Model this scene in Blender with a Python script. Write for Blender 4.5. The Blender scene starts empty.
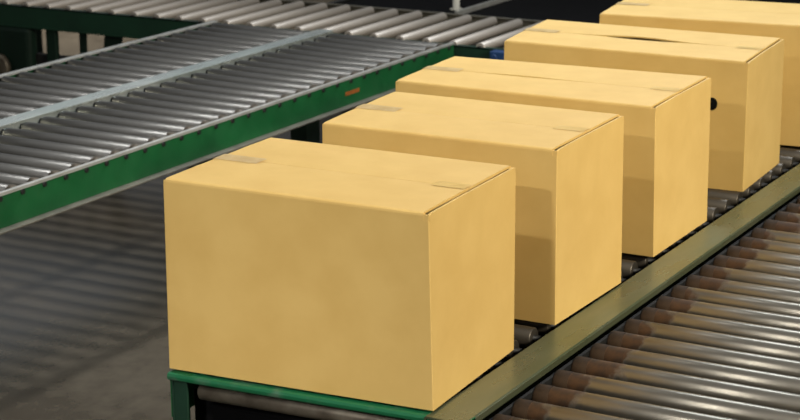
import bpy, bmesh, math, random
from mathutils import Vector
random.seed(7)
PI = math.pi
sc = bpy.context.scene
C = sc.collection
TOP = 0.60                      # height of the carrying surface above the floor

# ------------------------------------------------------------------ materials
def new_mat(name):
    m = bpy.data.materials.new(name); m.use_nodes = True
    nt = m.node_tree; b = nt.nodes['Principled BSDF']
    return m, nt, b

def lin(r, g, b):
    f = lambda c: (c/255/12.92 if c/255 <= .04045 else ((c/255+.055)/1.055)**2.4)
    return (f(r), f(g), f(b), 1)

def noise(nt, scale, detail=4, stretch=(1, 1, 1), coord='Object', rough=.55):
    tc = nt.nodes.new('ShaderNodeTexCoord'); mp = nt.nodes.new('ShaderNodeMapping')
    mp.inputs['Scale'].default_value = stretch
    n = nt.nodes.new('ShaderNodeTexNoise')
    n.inputs['Scale'].default_value = scale; n.inputs['Detail'].default_value = detail
    n.inputs['Roughness'].default_value = rough
    nt.links.new(tc.outputs[coord], mp.inputs['Vector']); nt.links.new(mp.outputs['Vector'], n.inputs['Vector'])
    return n.outputs['Fac']

def ramp(nt, fac, stops):
    r = nt.nodes.new('ShaderNodeValToRGB')
    el = r.color_ramp.elements
    while len(el) < len(stops): el.new(.5)
    for e, (p, c) in zip(el, stops): e.position = p; e.color = c if len(c) == 4 else (*c, 1)
    nt.links.new(fac, r.inputs['Fac'])
    return r.outputs['Color']

def bump(nt, b, fac, strength, dist=.002):
    k = nt.nodes.new('ShaderNodeBump'); k.inputs['Strength'].default_value = strength
    k.inputs['Distance'].default_value = dist
    nt.links.new(fac, k.inputs['Height']); nt.links.new(k.outputs['Normal'], b.inputs['Normal'])

def surf(name, c1, c2, scale, rough, metal=0, stretch=(1, 1, 1), bmp=.1, lo=.35, hi=.65, r2=None, spec=.5, detail=4):
    m, nt, b = new_mat(name)
    n = noise(nt, scale, detail, stretch)
    nt.links.new(ramp(nt, n, [(lo, c1), (hi, c2)]), b.inputs['Base Color'])
    b.inputs['Metallic'].default_value = metal
    b.inputs['Specular IOR Level'].default_value = spec
    if r2 is None: b.inputs['Roughness'].default_value = rough
    else:
        mr = nt.nodes.new('ShaderNodeMapRange'); mr.inputs['From Min'].default_value = .3; mr.inputs['From Max'].default_value = .7
        mr.inputs['To Min'].default_value = rough; mr.inputs['To Max'].default_value = r2
        n2 = noise(nt, scale*2.3, 5, stretch)
        nt.links.new(n2, mr.inputs['Value']); nt.links.new(mr.outputs['Result'], b.inputs['Roughness'])
    if bmp: bump(nt, b, n, bmp)
    return m

M = {}
M['cardboard'] = surf('cardboard', lin(206, 170, 97), lin(213, 178, 105), 9, .6, bmp=.04, spec=.4)
M['tape'] = surf('clear_tape', lin(188, 158, 102), lin(204, 176, 124), 28, .26, bmp=.3, spec=.5, r2=.5)
M['tape_thin'] = surf('thin_clear_tape', lin(204, 170, 94), lin(212, 178, 104), 28, .3, bmp=.2, spec=.5, r2=.5)
M['black'] = surf('shade_and_mark_black', lin(7, 7, 8), lin(12, 12, 13), 14, .85, spec=.1)  # black of the added shade sheets, also used for the carton mark
M['green'] = surf('green_paint', lin(10, 76, 36), lin(17, 88, 44), 6, .42, bmp=.03, r2=.55)
M['green_black'] = surf('near_black_green_paint', lin(7, 26, 17), lin(10, 34, 22), 6, .6, bmp=.03, spec=.3)  # deeper green than the other frame paint
M['green_dark'] = surf('dark_green_paint', lin(10, 44, 28), lin(15, 54, 35), 6, .55, bmp=.03)
M['green_bar'] = surf('chipped_green_paint', lin(28, 104, 66), lin(92, 120, 100), 16, .3, metal=.3, bmp=.1, lo=.5, hi=.7)
M['worn_green'] = surf('worn_green_steel', lin(84, 93, 62), lin(106, 110, 86), 7, .22, metal=.55, stretch=(1, .25, 1), bmp=.03, r2=.36)
M['edge'] = surf('bare_steel_edge', lin(186, 186, 178), lin(210, 210, 204), 10, .3, metal=.55, bmp=.03, r2=.4)
M['flange'] = surf('dusty_flange', lin(88, 85, 74), lin(110, 106, 93), 12, .6, metal=.2, bmp=.05)
M['galv'] = surf('galvanised_strip', lin(184, 194, 188), lin(206, 212, 206), 8, .18, metal=.65, stretch=(1, .3, 1), bmp=.03, r2=.42)
M['roller'] = surf('roller_steel', lin(94, 92, 87), lin(120, 118, 113), 7, .32, metal=.8, stretch=(.3, 2, 2), bmp=.03, r2=.44)
M['roller_pale'] = surf('pale_roller_steel', lin(186, 177, 165), lin(206, 197, 185), 7, .42, metal=.5, stretch=(2, .3, 2), bmp=.03, r2=.48)
M['roller_old'] = surf('worn_roller_steel', lin(98, 90, 74), lin(138, 132, 118), 6, .3, metal=.85, stretch=(.4, 3, 3), bmp=.05, r2=.46)
M['roller_dark'] = surf('shade_dark_roller_steel', lin(58, 54, 46), lin(84, 78, 68), 6, .42, metal=.6, stretch=(.4, 3, 3), bmp=.05)  # darkness of the gaps between cartons put into the roller colour
M['rust'] = surf('rust', lin(22, 17, 12), lin(50, 35, 18), 24, .75, metal=0, spec=.2, bmp=.2)
M['dull'] = surf('dull_steel', lin(78, 70, 58), lin(112, 104, 90), 20, .5, metal=.5, bmp=.1)
M['dark_steel'] = surf('dark_steel', lin(16, 17, 16), lin(26, 26, 24), 16, .6, metal=.2)
M['blue'] = surf('blue_paint', lin(34, 62, 106), lin(40, 72, 118), 12, .4)
M['orange'] = surf('orange_sticker', lin(160, 92, 34), lin(128, 76, 34), 30, .5)
M['pale'] = surf('pale_paint', lin(206, 202, 188), lin(190, 186, 172), 12, .5)

def rusty_roller():
    m, nt, b = new_mat('rusty_ended_roller_steel')
    base = ramp(nt, noise(nt, 6, 4, (.4, 3, 3)), [(.35, lin(92, 86, 74)), (.65, lin(128, 123, 112))])
    rust = ramp(nt, noise(nt, 30, 4), [(.35, lin(32, 24, 16)), (.65, lin(76, 50, 24))])
    tc = nt.nodes.new('ShaderNodeTexCoord'); sp = nt.nodes.new('ShaderNodeSeparateXYZ'); nt.links.new(tc.outputs['Object'], sp.inputs[0])
    oi = nt.nodes.new('ShaderNodeObjectInfo')
    n = noise(nt, 22, 5)
    def math_(op, a, bb):
        k = nt.nodes.new('ShaderNodeMath'); k.operation = op
        for i, q in enumerate((a, bb)):
            if isinstance(q, (int, float)): k.inputs[i].default_value = q
            else: nt.links.new(q, k.inputs[i])
        return k.outputs[0]
    reach = math_('ADD', math_('MULTIPLY', oi.outputs['Random'], .07), .035)       # how far the rust has crept, its own on each roller
    d = math_('ADD', math_('SUBTRACT', reach, sp.outputs['X']), math_('MULTIPLY', math_('SUBTRACT', n, .5), .12))
    mr = nt.nodes.new('ShaderNodeMapRange'); mr.inputs['From Min'].default_value = -.008; mr.inputs['From Max'].default_value = .012
    nt.links.new(d, mr.inputs['Value'])
    mx = nt.nodes.new('ShaderNodeMix'); mx.data_type = 'RGBA'
    nt.links.new(mr.outputs['Result'], mx.inputs['Factor']); nt.links.new(base, mx.inputs['A']); nt.links.new(rust, mx.inputs['B'])
    # node sockets of a colour mix carry duplicate names, so pick them by type
    cs = [i for i in mx.inputs if i.type == 'RGBA']
    for l in list(nt.links):
        if l.to_node == mx and l.to_socket.type != 'RGBA' and l.from_socket in (base, rust): nt.links.remove(l)
    nt.links.new(base, cs[0]); nt.links.new(rust, cs[1])
    nt.links.new([o for o in mx.outputs if o.type == 'RGBA'][0], b.inputs['Base Color'])
    nt.links.new(math_('SUBTRACT', .85, math_('MULTIPLY', mr.outputs['Result'], .65)), b.inputs['Metallic'])
    nt.links.new(math_('ADD', .33, math_('MULTIPLY', mr.outputs['Result'], .35)), b.inputs['Roughness'])
    bump(nt, b, n, .06)
    return m
M['roller_rusty'] = rusty_roller()

def floor_mat():
    m, nt, b = new_mat('polished_concrete')
    n = noise(nt, 1.4, 8); n2 = noise(nt, 11, 6, (1.3, 1, 1))
    mx = nt.nodes.new('ShaderNodeMix'); mx.data_type = 'FLOAT'; mx.inputs['Factor'].default_value = .4
    nt.links.new(n, mx.inputs['A']); nt.links.new(n2, mx.inputs['B'])
    nt.links.new(ramp(nt, mx.outputs['Result'], [(.36, lin(66, 59, 49)), (.62, lin(92, 84, 71))]), b.inputs['Base Color'])
    mr = nt.nodes.new('ShaderNodeMapRange'); mr.inputs['To Min'].default_value = .16; mr.inputs['To Max'].default_value = .28
    nt.links.new(n2, mr.inputs['Value']); nt.links.new(mr.outputs['Result'], b.inputs['Roughness'])
    b.inputs['Specular IOR Level'].default_value = .5
    bump(nt, b, n2, .06)
    return m
M['floor'] = floor_mat()

# ------------------------------------------------------------------ mesh builder
class MB:
    def __init__(s): s.v = []; s.f = []; s.sm = []
    def add(s, vs, fs, smooth=False):
        o = len(s.v); s.v += [tuple(v) for v in vs]
        for i, f in enumerate(fs):
            s.f.append(tuple(o+k for k in f)); s.sm.append(smooth if isinstance(smooth, bool) else smooth[i])
    def box(s, x0, x1, y0, y1, z0, z1, bev=0):
        bm = bmesh.new(); bmesh.ops.create_cube(bm, size=1)
        for v in bm.verts:
            v.co = ((x0+x1)/2+v.co.x*(x1-x0), (y0+y1)/2+v.co.y*(y1-y0), (z0+z1)/2+v.co.z*(z1-z0))
        if bev: bmesh.ops.bevel(bm, geom=bm.edges[:], offset=bev, segments=2, profile=.5, affect='EDGES')
        bm.verts.index_update()
        s.add([v.co[:] for v in bm.verts], [[v.index for v in f.verts] for f in bm.faces]); bm.free()
    def lathe(s, axis, c, prof, n=24):
        # prof: list of (along, radius); closed at both ends
        vs = []
        for a, r in prof:
            for k in range(n):
                t = 2*PI*k/n; p, q = r*math.cos(t), r*math.sin(t)
                vs.append({'x': (c[0]+a, c[1]+p, c[2]+q), 'y': (c[0]+q, c[1]+a, c[2]+p), 'z': (c[0]+p, c[1]+q, c[2]+a)}[axis])
        fs, sm = [], []
        for j in range(len(prof)-1):
            flat = abs(prof[j][0]-prof[j+1][0]) < 1e-6
            for k in range(n):
                fs.append((j*n+k, j*n+(k+1) % n, (j+1)*n+(k+1) % n, (j+1)*n+k)); sm.append(not flat)
        fs.append(tuple(range(n))[::-1]); sm.append(False)
        fs.append(tuple((len(prof)-1)*n+k for k in range(n))); sm.append(False)
        s.add(vs, fs, sm)
    def prism(s, axis, poly, a0, a1):
        # poly in the two remaining axes (in x,y,z order), extruded along axis
        n = len(poly); vs = []
        for a in (a0, a1):
            for p, q in poly:
                vs.append({'x': (a, p, q), 'y': (p, a, q), 'z': (p, q, a)}[axis])
        fs = [(k, (k+1) % n, n+(k+1) % n, n+k) for k in range(n)] + [tuple(range(n))[::-1], tuple(range(n, 2*n))]
        s.add(vs, fs)
    def build(s, name, mat, parent=None, warp=None, loc=None):
        me = bpy.data.meshes.new(name)
        me.from_pydata([warp(v) for v in s.v] if warp else s.v, [], s.f)
        me.polygons.foreach_set('use_smooth', s.sm)
        bm = bmesh.new(); bm.from_mesh(me); bmesh.ops.recalc_face_normals(bm, faces=bm.faces); bm.to_mesh(me); bm.free()
        me.materials.append(mat); me.update()
        o = bpy.data.objects.new(name, me); C.objects.link(o)
        if parent: o.parent = parent
        if loc: o.location = loc
        return o

def thing(name, label, cat, loc, group=None):
    o = bpy.data.objects.new(name, None); C.objects.link(o)
    o.empty_display_size = .1; o.location = loc
    o['label'] = label; o['category'] = cat
    if group: o['group'] = group
    return o

def dup(o, parent, dx=0, dy=0):
    """copy of a part with its sub-parts, moved along the machine"""
    c = o.copy(); C.objects.link(c); c.parent = parent
    c.location = (o.location.x+dx, o.location.y+dy, o.location.z)
    for ch in o.children:
        d = ch.copy(); C.objects.link(d); d.parent = c
    return c

# ------------------------------------------------------------------ the setting
f = MB(); f.box(-11, 6, -6, 13, -.12, 0); fl = f.build('floor', M['floor']); fl['kind'] = 'structure'

M['wall'] = surf('painted_wall', lin(120, 120, 114), lin(134, 134, 128), 3, .8, bmp=.03)
f = MB(); f.box(-11, 6, 13, 13.2, 0, 7); w_ = f.build('wall_back', M['wall']); w_['kind'] = 'structure'
f = MB(); f.box(-11.2, -11, -6, 13.2, 0, 7); w_ = f.build('wall_left', M['wall']); w_['kind'] = 'structure'

# ------------------------------------------------------------------ rollers
R = .0245
def tube_profile(L, r=R):
    return [(0, .011), (0, r-.002), (.002, r), (L-.002, r), (L, r-.002), (L, .011)]
def make_roller(parent, axis, L, mat, z, cap_mat, cap_len, axle_over, axle_mat, loc, axle_z=0, rad=R):
    r = MB(); r.lathe(axis, (0, 0, 0), tube_profile(L, rad)); o = r.build('roller', mat, parent, loc=loc)
    a = MB(); a.lathe(axis, (0, 0, axle_z), [(-axle_over, .0085), (L+axle_over, .0085)], 6); a.build('axle', axle_mat, o)
    if cap_len:
        c = MB()
        c.lathe(axis, (0, 0, 0), [(-.004, .012), (-.004, R*.93), (0, R+.0008), (cap_len, R+.0008), (cap_len+.0008, R)])
        c.build('bearing_cap', cap_mat, o)
    return o

# ------------------------------------------------------------------ conveyor under the cartons
A = thing('roller_conveyor', 'roller conveyor with worn green side rails carrying the row of cartons', 'conveyor', (-.26, 1.6, 0))
ox, oy = -.26, 1.6
def rail_c(x0, x1, side, y0, y1, z1, h, t=.004, lip=.012, foot=True):
    """channel: top flange x0..x1, web on the inner or outer side, bottom flange"""
    m = MB()
    m.prism('y', [(x0, z1-t), (x0+.003, z1), (x1-.003, z1), (x1, z1-t)], y0, y1)
    w = x0 if side < 0 else x1-t
    m.box(w, w+t, y0, y1, z1-h, z1-t+.001)
    e = x1 if side < 0 else x0
    m.box(min(e, e-side*0)-(t if side < 0 else 0), e+(0 if side < 0 else t), y0, y1, z1-t-lip, z1-t+.001)
    if foot: m.box(x0, x1, y0, y1, z1-h, z1-h+t)
    return m
AY0, AY1 = -.045, 3.7
m = rail_c(.020, .108, -1, AY0+.030, AY1, TOP-.004, .10); m.v = [(x-ox, y-oy, z) for x, y, z in m.v]
m.build('side_rail', M['worn_green'], A)
m = rail_c(-.560, -.505, -1, AY0+.004, AY1, TOP-.004, .10, foot=False); m.v = [(x-ox, y-oy, z) for x, y, z in m.v]
m.build('side_rail', M['green'], A)
def skew(m): m.v = [(x, y+.045*max(0, min(1, (x+ox+.56)/.67)), z) for x, y, z in m.v]      # the end is cut slightly out of square
# front angle bar across the end, rounded nose
m = MB()
y0 = AY0-oy
zt = TOP-.005
m.prism('x', [(y0+.03, zt-.006), (y0+.03, zt), (y0+.002, zt), (y0-.002, zt-.002), (y0-.004, zt-.007), (y0-.0035, zt-.013), (y0-.001, zt-.016), (y0+.003, zt-.016), (y0+.003, zt-.006)], -.562-ox, .108-ox)
skew(m); m.build('end_bar', M['green_bar'], A)
# end tube below the bar
m = MB(); m.lathe('x', (-.500-ox, y0+.026, TOP-.043), [(0, .012), (0, .016), (.003, .0195), (.512, .0195), (.515, .016), (.515, .012)], 24)
skew(m); m.build('end_tube', M['dull'], A)
# corner plate and legs
m = MB(); m.box(-.552-ox, -.518-ox, y0+.004, y0+.010, TOP-.30, TOP-.012, .001)
m.box(-.556-ox, -.552-ox, y0+.002, y0+.06, TOP-.30, TOP-.012, .001)
m.build('corner_plate', M['green_dark'], A)
for lx, ly in ((-.530, .12), (.055, .12), (-.530, 1.9), (.055, 1.9), (-.530, 3.55), (.055, 3.55)):
    m = MB(); m.box(lx-.03-ox, lx+.03-ox, ly-.03-oy, ly+.03-oy, 0.008, TOP-.104, .003)
    m.box(lx-.055-ox, lx+.055-ox, ly-.055-oy, ly+.055-oy, 0, .010, .002)
    m.build('leg', M['green_black'], A)
for ly in (.12, 1.9, 3.55):
    x0l = -.51
    m = MB(); m.box(x0l-ox, .025-ox, ly-.02-oy, ly+.02-oy, .20, .25, .003); m.build('cross_beam', M['green_black'], A)
PA = .096
m = MB()
r0 = make_roller(A, 'x', .480, M['roller_dark'], 0, M['rust'], 0, .016, M['dark_steel'], (-.495-ox, .075-oy, TOP-R))
for k in range(1, 37): dup(r0, A, 0, k*PA)

m = MB(); m.box(-.515-ox, .015-ox, AY0+.07-oy, AY1-.05-oy, TOP-.092, TOP-.072, .004); m.build('shade_sheet', M['black'], A)  # added black sheet standing for the shade below the rollers
m = MB(); m.box(-.552-ox, .015-ox, AY0+.075-oy, AY0+.081-oy, TOP-.34, TOP-.065, .001); m.build('end_shade_panel', M['black'], A)  # added black panel, stands for the dark under the conveyor end

# ------------------------------------------------------------------ conveyor on the right
BX0, BX1 = .1085, .655
bx, by = .38, 1.2
B = thing('roller_conveyor', 'rusty-ended steel roller conveyor at the right, beside the rail the cartons stand along', 'conveyor', (bx, by, 0))
ZB = TOP-.022
m = rail_c(BX0, BX0+.007, -1, -.9, 3.7, ZB-.006, .09); m.v = [(x-bx, y-by, z) for x, y, z in m.v]
m.build('side_rail', M['dark_steel'], B)
m = rail_c(BX1, BX1+.05, -1, -.9, 3.7, ZB+.004, .10); m.v = [(x-bx, y-by, z) for x, y, z in m.v]
m.build('side_rail', M['worn_green'], B)
for lx in (.165, .68):
    for ly in (-.8, 1.1, 3.55):
        m = MB(); m.box(lx-.028-bx, lx+.028-bx, ly-.03-by, ly+.03-by, .008, ZB-.085, .003)
        m.box(lx-.045-bx, lx+.045-bx, ly-.055-by, ly+.055-by, 0, .010, .002)
        m.build('leg', M['green_dark'], B)
r0 = make_roller(B, 'x', BX1-BX0-.025, M['roller_rusty'], 0, M['rust'], .030, .012, M['dark_steel'], (BX0+.011-bx, -.86-by, ZB-R))
for k in range(1, 47): dup(r0, B, 0, k*PA)

# ------------------------------------------------------------------ two-lane conveyor at the left
XN, XM, XF = -1.83, -2.43, -2.995
CY0, CY1 = -.3, 3.655
cx, cy = -2.43, 1.7
CC = thing('roller_conveyor', 'two-lane roller conveyor with green side rail and pale middle strip, at the left', 'conveyor', (cx, cy, 0))
def sh(m, ox, oy): m.v = [(x-ox, y-oy, z) for x, y, z in m.v]; return m
m = MB(); m.box(XN-.005, XN, CY0, CY1, TOP-.104, TOP-.004); m.box(XN-.03, XN-.004, CY0, CY1, TOP-.104, TOP-.099)
near = sh(m, cx, cy).build('side_rail', M['green'], CC)
m = MB(); m.box(XN-.010, XN+.003, CY0, CY1, TOP-.0075, TOP+.003, .0015); sh(m, cx, cy).build('edge_strip', M['edge'], near)
m = MB(); m.box(XN-.004, XN+.030, CY0, CY1, TOP-.106, TOP-.100, .002)
sh(m, cx, cy).build('bottom_flange', M['flange'], near)
m = MB(); m.box(XN, XN+.0012, 2.80, 2.90, TOP-.064, TOP-.050)
s_ = sh(m, cx, cy).build('sticker', M['orange'], near); s_['label'] = 'small orange sticker'
m = MB(); m.box(XF, XF+.005, CY0, CY1, TOP-.104, TOP-.004); m.box(XF+.004, XF+.03, CY0, CY1, TOP-.104, TOP-.099)
far = sh(m, cx, cy).build('side_rail', M['green'], CC)
m = MB(); m.box(XF-.003, XF+.020, CY0, CY1, TOP-.006, TOP+.003, .0015); sh(m, cx, cy).build('edge_strip', M['edge'], far)
m = MB(); m.box(XM-.035, XM+.035, CY0, CY1, TOP+.001, TOP+.007, .002); m.box(XM-.031, XM-.027, CY0, CY1, TOP-.09, TOP+.002); m.box(XM+.027, XM+.031, CY0, CY1, TOP-.09, TOP+.002)
sh(m, cx, cy).build('middle_strip', M['galv'], CC)
PC = .0965
rn = make_roller(CC, 'x', XN-XM-.072, M['roller'], 0, None, 0, .032, M['dark_steel'], (XM+.046-cx, CY0+.05-cy, TOP-R+.001), .0095)
m = MB(); L_ = XN-XM-.072
m.lathe('x', (0, 0, 0), [(L_-.020, R), (L_-.0192, R+.0008), (L_, R+.0008), (L_+.008, R*.8), (L_+.008, .01)]); m.build('bearing_cap', M['dull'], rn)
rf = make_roller(CC, 'x', XM-XF-.072, M['roller'], 0, None, 0, .020, M['dark_steel'], (XF+.026-cx, CY0+.05-cy, TOP-R+.001))
for k in range(1, 41):
    if CY0+.05+k*PC > CY1-.03: break
    dup(rn, CC, 0, k*PC); dup(rf, CC, 0, k*PC)
for lx, ly in ((XN-.05, -.15), (XN-.05, 2.60), (XF+.05, -.15), (XF+.05, 3.50)):
    m = MB(); m.box(lx-.035, lx+.035, ly-.045, ly+.045, .008, TOP-.104, .003); m.box(lx-.06, lx+.06, ly-.07, ly+.07, 0, .010, .002)
    sh(m, cx, cy).build('leg', M['green_black'], CC)

# ------------------------------------------------------------------ cross conveyor at the back
DY0, DY1 = 3.665, 4.33
DX0, DX1 = -5.6, -.80
dx, dy = -3.2, 4.0
D = thing('roller_conveyor', 'dark green framed cross conveyor of pale rollers running across the back', 'conveyor', (dx, dy, 0))
m = MB(); m.box(DX0, DX1, DY0, DY0+.006, TOP-.105, TOP-.014); m.box(DX0, DX1, DY0, DY0+.035, TOP-.019, TOP-.014); m.box(DX0, DX1, DY0-.004, DY0+.04, TOP-.112, TOP-.104)
sh(m, dx, dy).build('side_rail', M['green_dark'], D)
m = MB(); m.box(DX0, DX1, DY1-.006, DY1, TOP-.105, TOP-.004); m.box(DX0, DX1, DY1-.022, DY1, TOP-.008, TOP-.003); m.box(DX0, DX1, DY1-.04, DY1, TOP-.110, TOP-.104)
sh(m, dx, dy).build('side_rail', M['flange'], D)
PD = .123
r0 = make_roller(D, 'y', DY1-DY0-.05, M['roller_pale'], 0, None, 0, .016, M['dark_steel'], (-5.54-dx, DY0+.02-dy, TOP-.020+.003), rad=.020)
for k in range(1, 39): dup(r0, D, k*PD, 0)
for ly, lxs in ((DY0+.025, (-5.4, -3.92, -2.0, -.95)), (DY1-.04, (-5.4, -4.52, -2.0, -.95))):
    for lx in lxs:
        m = MB(); m.box(lx-.027, lx+.027, ly-.014, ly+.014, .008, TOP-.104, .003); m.box(lx-.06, lx+.06, ly-.055, ly+.055, 0, .010, .002)
        sh(m, dx, dy).build('leg', M['green_black'], D)
m = MB(); m.box(-3.762, -3.722, DY0+.02, DY0+.03, TOP-.32, TOP-.104, .003); sh(m, dx, dy).build('hanger', M['green_black'], D)
m = MB(); m.prism('y', [(-3.615, TOP-.104), (-3.515, TOP-.104), (-3.575, TOP-.32), (-3.64, TOP-.32)], DY0+.02, DY0+.03); sh(m, dx, dy).build('gusset', M['green_black'], D)
m = MB(); m.box(-4.30, -3.58, DY0+.032, DY0+.06, TOP-.345, TOP-.235, .003); sh(m, dx, dy).build('cross_beam', M['dark_steel'], D)
m = MB(); m.box(-4.42, -4.03, DY0-.012, DY0+.06, TOP-.36, TOP-.112, .02); dh = sh(m, dx, dy).build('drive_housing', M['green_black'], D)
m = MB(); m.lathe('y', (-4.19-dx, DY0-.045-dy, TOP-.30), [(-.012, .012), (-.012, .055), (-.006, .062), (.015, .062), (.015, .012)]); m.build('pulley', M['dull'], dh)
m = MB(); m.box(-1.652, -1.59, DY0-.045, DY0-.0, TOP-.062, TOP-.014, .004); m.lathe('y', (-1.632, DY0-.045, TOP-.038), [(-.006, .008), (-.006, .012), (0, .014)], 16)
s_ = sh(m, dx, dy).build('sensor_box', M['blue'], D); s_['label'] = 'small blue box'

# ------------------------------------------------------------------ added black bed standing for the dark behind the cross conveyor
E = thing('dark_stand_in_bed', 'added black bed standing for the dark behind the cross conveyor, with a silver guide rail', 'conveyor', (-1.6, 6.4, 0))
ex, ey = -1.6, 6.4
m = MB(); m.box(-2.86, .2, 4.42, 9.0, TOP-.05, TOP-.03, .005); sh(m, ex, ey).build('dark_sheet', M['black'], E)  # shade put in as a black surface, its frame made up with it
for x0, x1 in ((-2.90, -2.865), (.205, .24)):
    m = MB(); m.box(x0, x1, 4.40, 9.0, TOP-.16, TOP-.02, .003); sh(m, ex, ey).build('side_frame', M['dark_steel'], E)
m = MB(); m.lathe('x', (-2.86, 4.43, TOP-.075), [(0, .02), (0, .045), (3.06, .045), (3.06, .02)], 20); sh(m, ex, ey).build('end_drum', M['dark_steel'], E)
for lx in (-2.88, .22):
    for ly in (4.6, 6.6, 8.8):
        m = MB(); m.box(lx-.03, lx+.03, ly-.03, ly+.03, 0, TOP-.155, .003); sh(m, ex, ey).build('leg', M['dark_steel'], E)
m = MB(); m.box(-2.225, -2.207, 4.42, 5.6, TOP-.031, TOP-.008, .003); sh(m, ex, ey).build('guide_rail', M['edge'], E)
m = MB(); m.lathe('z', (-2.30, 4.58, TOP-.031), [(0, .03), (.006, .03), (.006, .016), (.20, .016), (.20, .024), (.235, .024), (.24, .018)], 16)
sh(m, ex, ey).build('guide_post', M['pale'], E)

# ------------------------------------------------------------------ cartons
def carton(label, bot, top, H, sticker=None, tape=True, seam=.0015, gape=0, mid=.5):
    """bot/top: (x,y) of front-left, front-right, back-right, back-left corners"""
    c0 = Vector((sum(p[0] for p in bot)/4, sum(p[1] for p in bot)/4, TOP+.0005))
    t = thing('carton', label, 'carton', c0, 'cartons on the conveyor')
    W = math.dist(bot[0], bot[1]); Dp = math.dist(bot[1], bot[2])
    def warp(v):
        s, q, h = (v[0]/W-.5)*(1+.003/W)+.5, (v[1]/Dp-.5)*(1+.003/Dp)+.5, v[2]/H
        def bl(P, i): return (P[0][i]*(1-s)+P[1][i]*s)*(1-q)+(P[3][i]*(1-s)+P[2][i]*s)*q
        return (bl(bot, 0)*(1-h)+bl(top, 0)*h-c0.x, bl(bot, 1)*(1-h)+bl(top, 1)*h-c0.y, v[2])
    # body: rounded vertical edges, open rims at left and right ends
    m = MB(); r = .0016; P = []
    for (px, py, a0) in ((r, r, PI), (W-r, r, 1.5*PI), (W-r, Dp-r, 0), (r, Dp-r, .5*PI)):
        for k in range(4): P.append((px+r*math.cos(a0+k*PI/6), py+r*math.sin(a0+k*PI/6)))
        qx, qy = {(True, True): (W-r, 0), (False, True): (W, Dp-r), (False, False): (r, Dp), (True, False): (0, r)}[(px < W/2, py < Dp/2)]
        sx, sy = P[-1]
        P += [(sx+(qx-sx)*k/10, sy+(qy-sy)*k/10) for k in range(1, 10)]
    n = len(P); hs = [(H-.016)*k/8 for k in range(9)]
    vs = [(p, q, z) for z in hs for p, q in P]
    fs = [(j*n+k, j*n+(k+1) % n, (j+1)*n+(k+1) % n, (j+1)*n+k) for j in range(8) for k in range(n)] + [tuple(range(n))[::-1]]
    for z in (H-.016, H-.09): vs += [(W/2+(p-W/2)*(1-.01/W), Dp/2+(q-Dp/2)*(1-.01/Dp), z) for p, q in P]
    fs += [(j*n+k, j*n+(k+1) % n, (j+1)*n+(k+1) % n, (j+1)*n+k) for j in (8, 9) for k in range(n)] + [tuple(range(10*n, 11*n))]
    m.add(vs, fs)
    for x0 in (0, W-.0125):
        for q0 in (.0006, Dp-.0046): m.box(x0+.0006, x0+.0119, q0, q0+.004, H-.02, H-.0045)
    for x0, x1 in ((0.0, .0045), (W-.0045, W)):
        m.prism('x', [(.004, H-.02), (.004, H-.006), (.012, H-.0032), (Dp*.35, H-.002), (Dp*.7, H-.0025), (Dp-.012, H-.0026), (Dp-.004, H-.006), (Dp-.004, H-.02)], x0, x1)
    m.build('body', M['cardboard'], t, warp)
    # two long top flaps, hinged on front and back, meeting over the middle
    xa, xb = .006, W-.0112
    def flap(sgn):
        e = 0 if sgn > 0 else Dp
        m = MB(); N = 24; vs = []
        for i in range(N+1):
            u = i/N; x = xa+(xb-xa)*u
            g = seam+gape*math.exp(-((u-mid)/.16)**2)
            k = Dp/2-g/2
            lift = 0 if sgn > 0 else max(0, g-seam)*.26          # the back flap stands open a little where the seam gapes
            dr = (g-seam)*.06 if sgn > 0 else -lift
            pf = [(0, -.0165), (0, -.0070), (.0008, -.0030), (.003, -.0008), (.009, 0), (k*.5, .0008+lift*.12), (k*.85, .0003+lift*.65), (k, -.0008-dr),
                  (k, -.005-dr), (.012, -.0045), (.006, -.0075), (.004, -.0165)]
            vs += [(x, e+sgn*p, H+z) for p, z in pf]
        n = len(pf)
        fs = [(i*n+a, i*n+(a+1) % n, (i+1)*n+(a+1) % n, (i+1)*n+a) for i in range(N) for a in range(n)]
        fs += [tuple(range(n))[::-1], tuple(range(N*n, N*n+n))]
        m.add(vs, fs); m.build('top_flap', M['cardboard'], t, warp)
    flap(1); flap(-1)
    if tape:
        for x0, x1, w, wrap in ((-.0006, .105, .022, True), (W-.085, W-.0135, .018, False)):
            m = MB(); N = 14; cy_ = Dp/2
            rows = []
            rnd = random.Random(int(W*1e4)+int(x1*1e4))
            if wrap: rows += [(-.0008, H-.075), (-.0008, H-.002), (.0005, H+.0006)]
            a = .004 if wrap else x0
            rows += [(a+(x1-a)*k/N, H+.0008+rnd.random()*.0003) for k in range(N+1)]
            vs = []
            for i, (xx, zz) in enumerate(rows):
                jag = rnd.uniform(-.002, .002)
                for y_, dz in ((-w, 0), (-w*.3, rnd.random()*.0006), (w*.35, rnd.random()*.0006), (w, 0)):
                    vs.append((xx+(jag if i == len(rows)-1 else 0), cy_+y_, zz+dz))
            fs = [(i*4+j, i*4+j+1, (i+1)*4+j+1, (i+1)*4+j) for i in range(len(rows)-1) for j in range(3)]
            m.add(vs, fs, True); o = m.build('tape', M['tape' if wrap else 'tape_thin'], t, warp)
    if sticker:
        u, h = sticker; m = MB()
        n = 18
        vs = [(u+.014*math.cos(2*PI*k/n), d, h+.018*math.sin(2*PI*k/n)) for d in (-.0025, .001) for k in range(n)]
        fs = [(k, (k+1) % n, n+(k+1) % n, n+k) for k in range(n)] + [tuple(range(n))[::-1], tuple(range(n, 2*n))]
        m.add(vs, fs); o = m.build('sticker', M['black'], t, warp); o['label'] = 'small black round mark'
    return t

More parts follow.
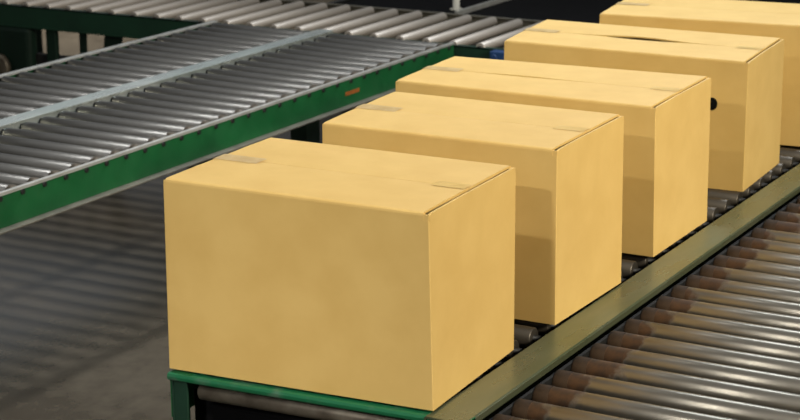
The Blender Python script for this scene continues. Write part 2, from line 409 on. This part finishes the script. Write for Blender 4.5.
carton('tan cardboard carton nearest the camera, at the front end of the conveyor',
       [(-.563, -.035), (.027, .008), (.008, .402), (-.584, .378)], [(-.570, -.022), (.027, -.010), (.009, .400), (-.584, .391)], .400)
carton('tan cardboard carton second in the row, right behind the nearest carton',
       [(-.566, .582), (.017, .594), (.022, .952), (-.583, .950)], [(-.560, .575), (.022, .578), (.011, .970), (-.591, .960)], .400, seam=.0012)
carton('tan cardboard carton third from the front, in the middle of the row',
       [(-.708, 1.176), (.010, 1.188), (.008, 1.567), (-.725, 1.550)], [(-.704, 1.173), (.011, 1.170), (-.004, 1.592), (-.730, 1.546)], .381, seam=.0015, gape=.006, mid=.4)
carton('tan carton fourth from the front, with a black mark on its front face',
       [(-.738, 1.870), (-.010, 1.904), (-.029, 2.279), (-.775, 2.250)], [(-.735, 1.875), (.002, 1.870), (-.031, 2.278), (-.785, 2.268)], .374, sticker=(.632, .246), seam=.0015, gape=.019)
carton('rearmost tan cardboard carton, cut off by the right edge of the photo',
       [(-.690, 2.462), (-.010, 2.520), (-.050, 2.930), (-.740, 2.870)], [(-.685, 2.454), (-.008, 2.520), (-.050, 2.940), (-.745, 2.875)], .374)

# ------------------------------------------------------------------ lamps of the hall, all well above the machines, and an added cool panel
def lamp(name, loc, target, power, sx, sy, col=(1, .97, .93), spread=180):
    L = bpy.data.lights.new(name, 'AREA'); L.shape = 'RECTANGLE'; L.size = sx; L.size_y = sy; L.energy = power; L.color = col; L.spread = math.radians(spread)
    o = bpy.data.objects.new(name, L); C.objects.link(o); o.location = loc
    d = Vector(target)-Vector(loc); o.rotation_euler = d.to_track_quat('-Z', 'Y').to_euler()
    return o
lamp('hall_lamp', (0, -4.4, 6.2), (-.25, -.15, .75), 6.5, .35, .15, spread=36)
lamp('hall_lamp', (.05, -8.4, 5.4), (-.25, -.1, .75), 4.6, .35, .15, spread=24)
lamp('hall_lamp', (5.2, -.7, 3.5), (-.2, 1.4, .8), 62, .5, .8, (1, .91, .76), spread=70)
lamp('hall_lamp', (-.2, 4.6, 4.2), (-.3, 2.4, .8), 44, 2.6, .2, (.84, .92, 1), spread=95)
lamp('hall_lamp', (-2.1, 1.6, 5.4), (-2.1, 1.6, .6), 14, .45, .45, (.95, .97, 1), spread=60)
lamp('hall_lamp', (-5.8, 6.2, 4.0), (-5.8, 6.0, 0), 60, .6, .5, spread=70)
lamp('added_cool_panel', (-8.8, 9.2, 3.2), (-1.5, 1.5, .6), 10, 5.0, 2.2, (.86, .93, 1))  # unseen panel added for cool floor reflections and backlight on the rollers

# dim air of the hall: lighter towards the roof lights, dark towards the walls
w = bpy.data.worlds.new('hall_air'); sc.world = w; w.use_nodes = True
nt = w.node_tree; bg = nt.nodes['Background']
tc = nt.nodes.new('ShaderNodeTexCoord'); sp = nt.nodes.new('ShaderNodeSeparateXYZ')
nt.links.new(tc.outputs['Generated'], sp.inputs[0])
nt.links.new(ramp(nt, sp.outputs['Z'], [(0, (.10, .10, .10)), (.22, (.20, .20, .20)), (.75, (.92, .95, 1))]), bg.inputs['Color'])
bg.inputs['Strength'].default_value = .42

# ------------------------------------------------------------------ camera
cam = bpy.data.cameras.new('camera'); co = bpy.data.objects.new('camera', cam); C.objects.link(co); sc.camera = co
cp = Vector((1.6436315, -3.0098141, 1.3202715+TOP)); yaw, pitch, roll, fpx = -.5097282, .2621267, -.0054243, 1889.7236
cyw, syw, cpt, spt = math.cos(yaw), math.sin(yaw), math.cos(pitch), math.sin(pitch)
fw = Vector((syw*cpt, cyw*cpt, -spt)); rt = Vector((cyw, -syw, 0)); up = rt.cross(fw)
rt2 = rt*math.cos(roll)+up*math.sin(roll); up2 = -rt*math.sin(roll)+up*math.cos(roll)
from mathutils import Matrix
mw = Matrix((( rt2.x, up2.x, -fw.x, cp.x), (rt2.y, up2.y, -fw.y, cp.y), (rt2.z, up2.z, -fw.z, cp.z), (0, 0, 0, 1)))
co.matrix_world = mw
cam.sensor_fit = 'HORIZONTAL'; cam.sensor_width = 36; cam.lens = 36*fpx/800; cam.clip_end = 100
cam.dof.use_dof = True; cam.dof.focus_distance = 4.2; cam.dof.aperture_fstop = 8

vs = sc.view_settings
vs.view_transform = 'Standard'; vs.look = 'None'; vs.gamma = 1; vs.use_curve_mapping = False; vs.exposure = .1
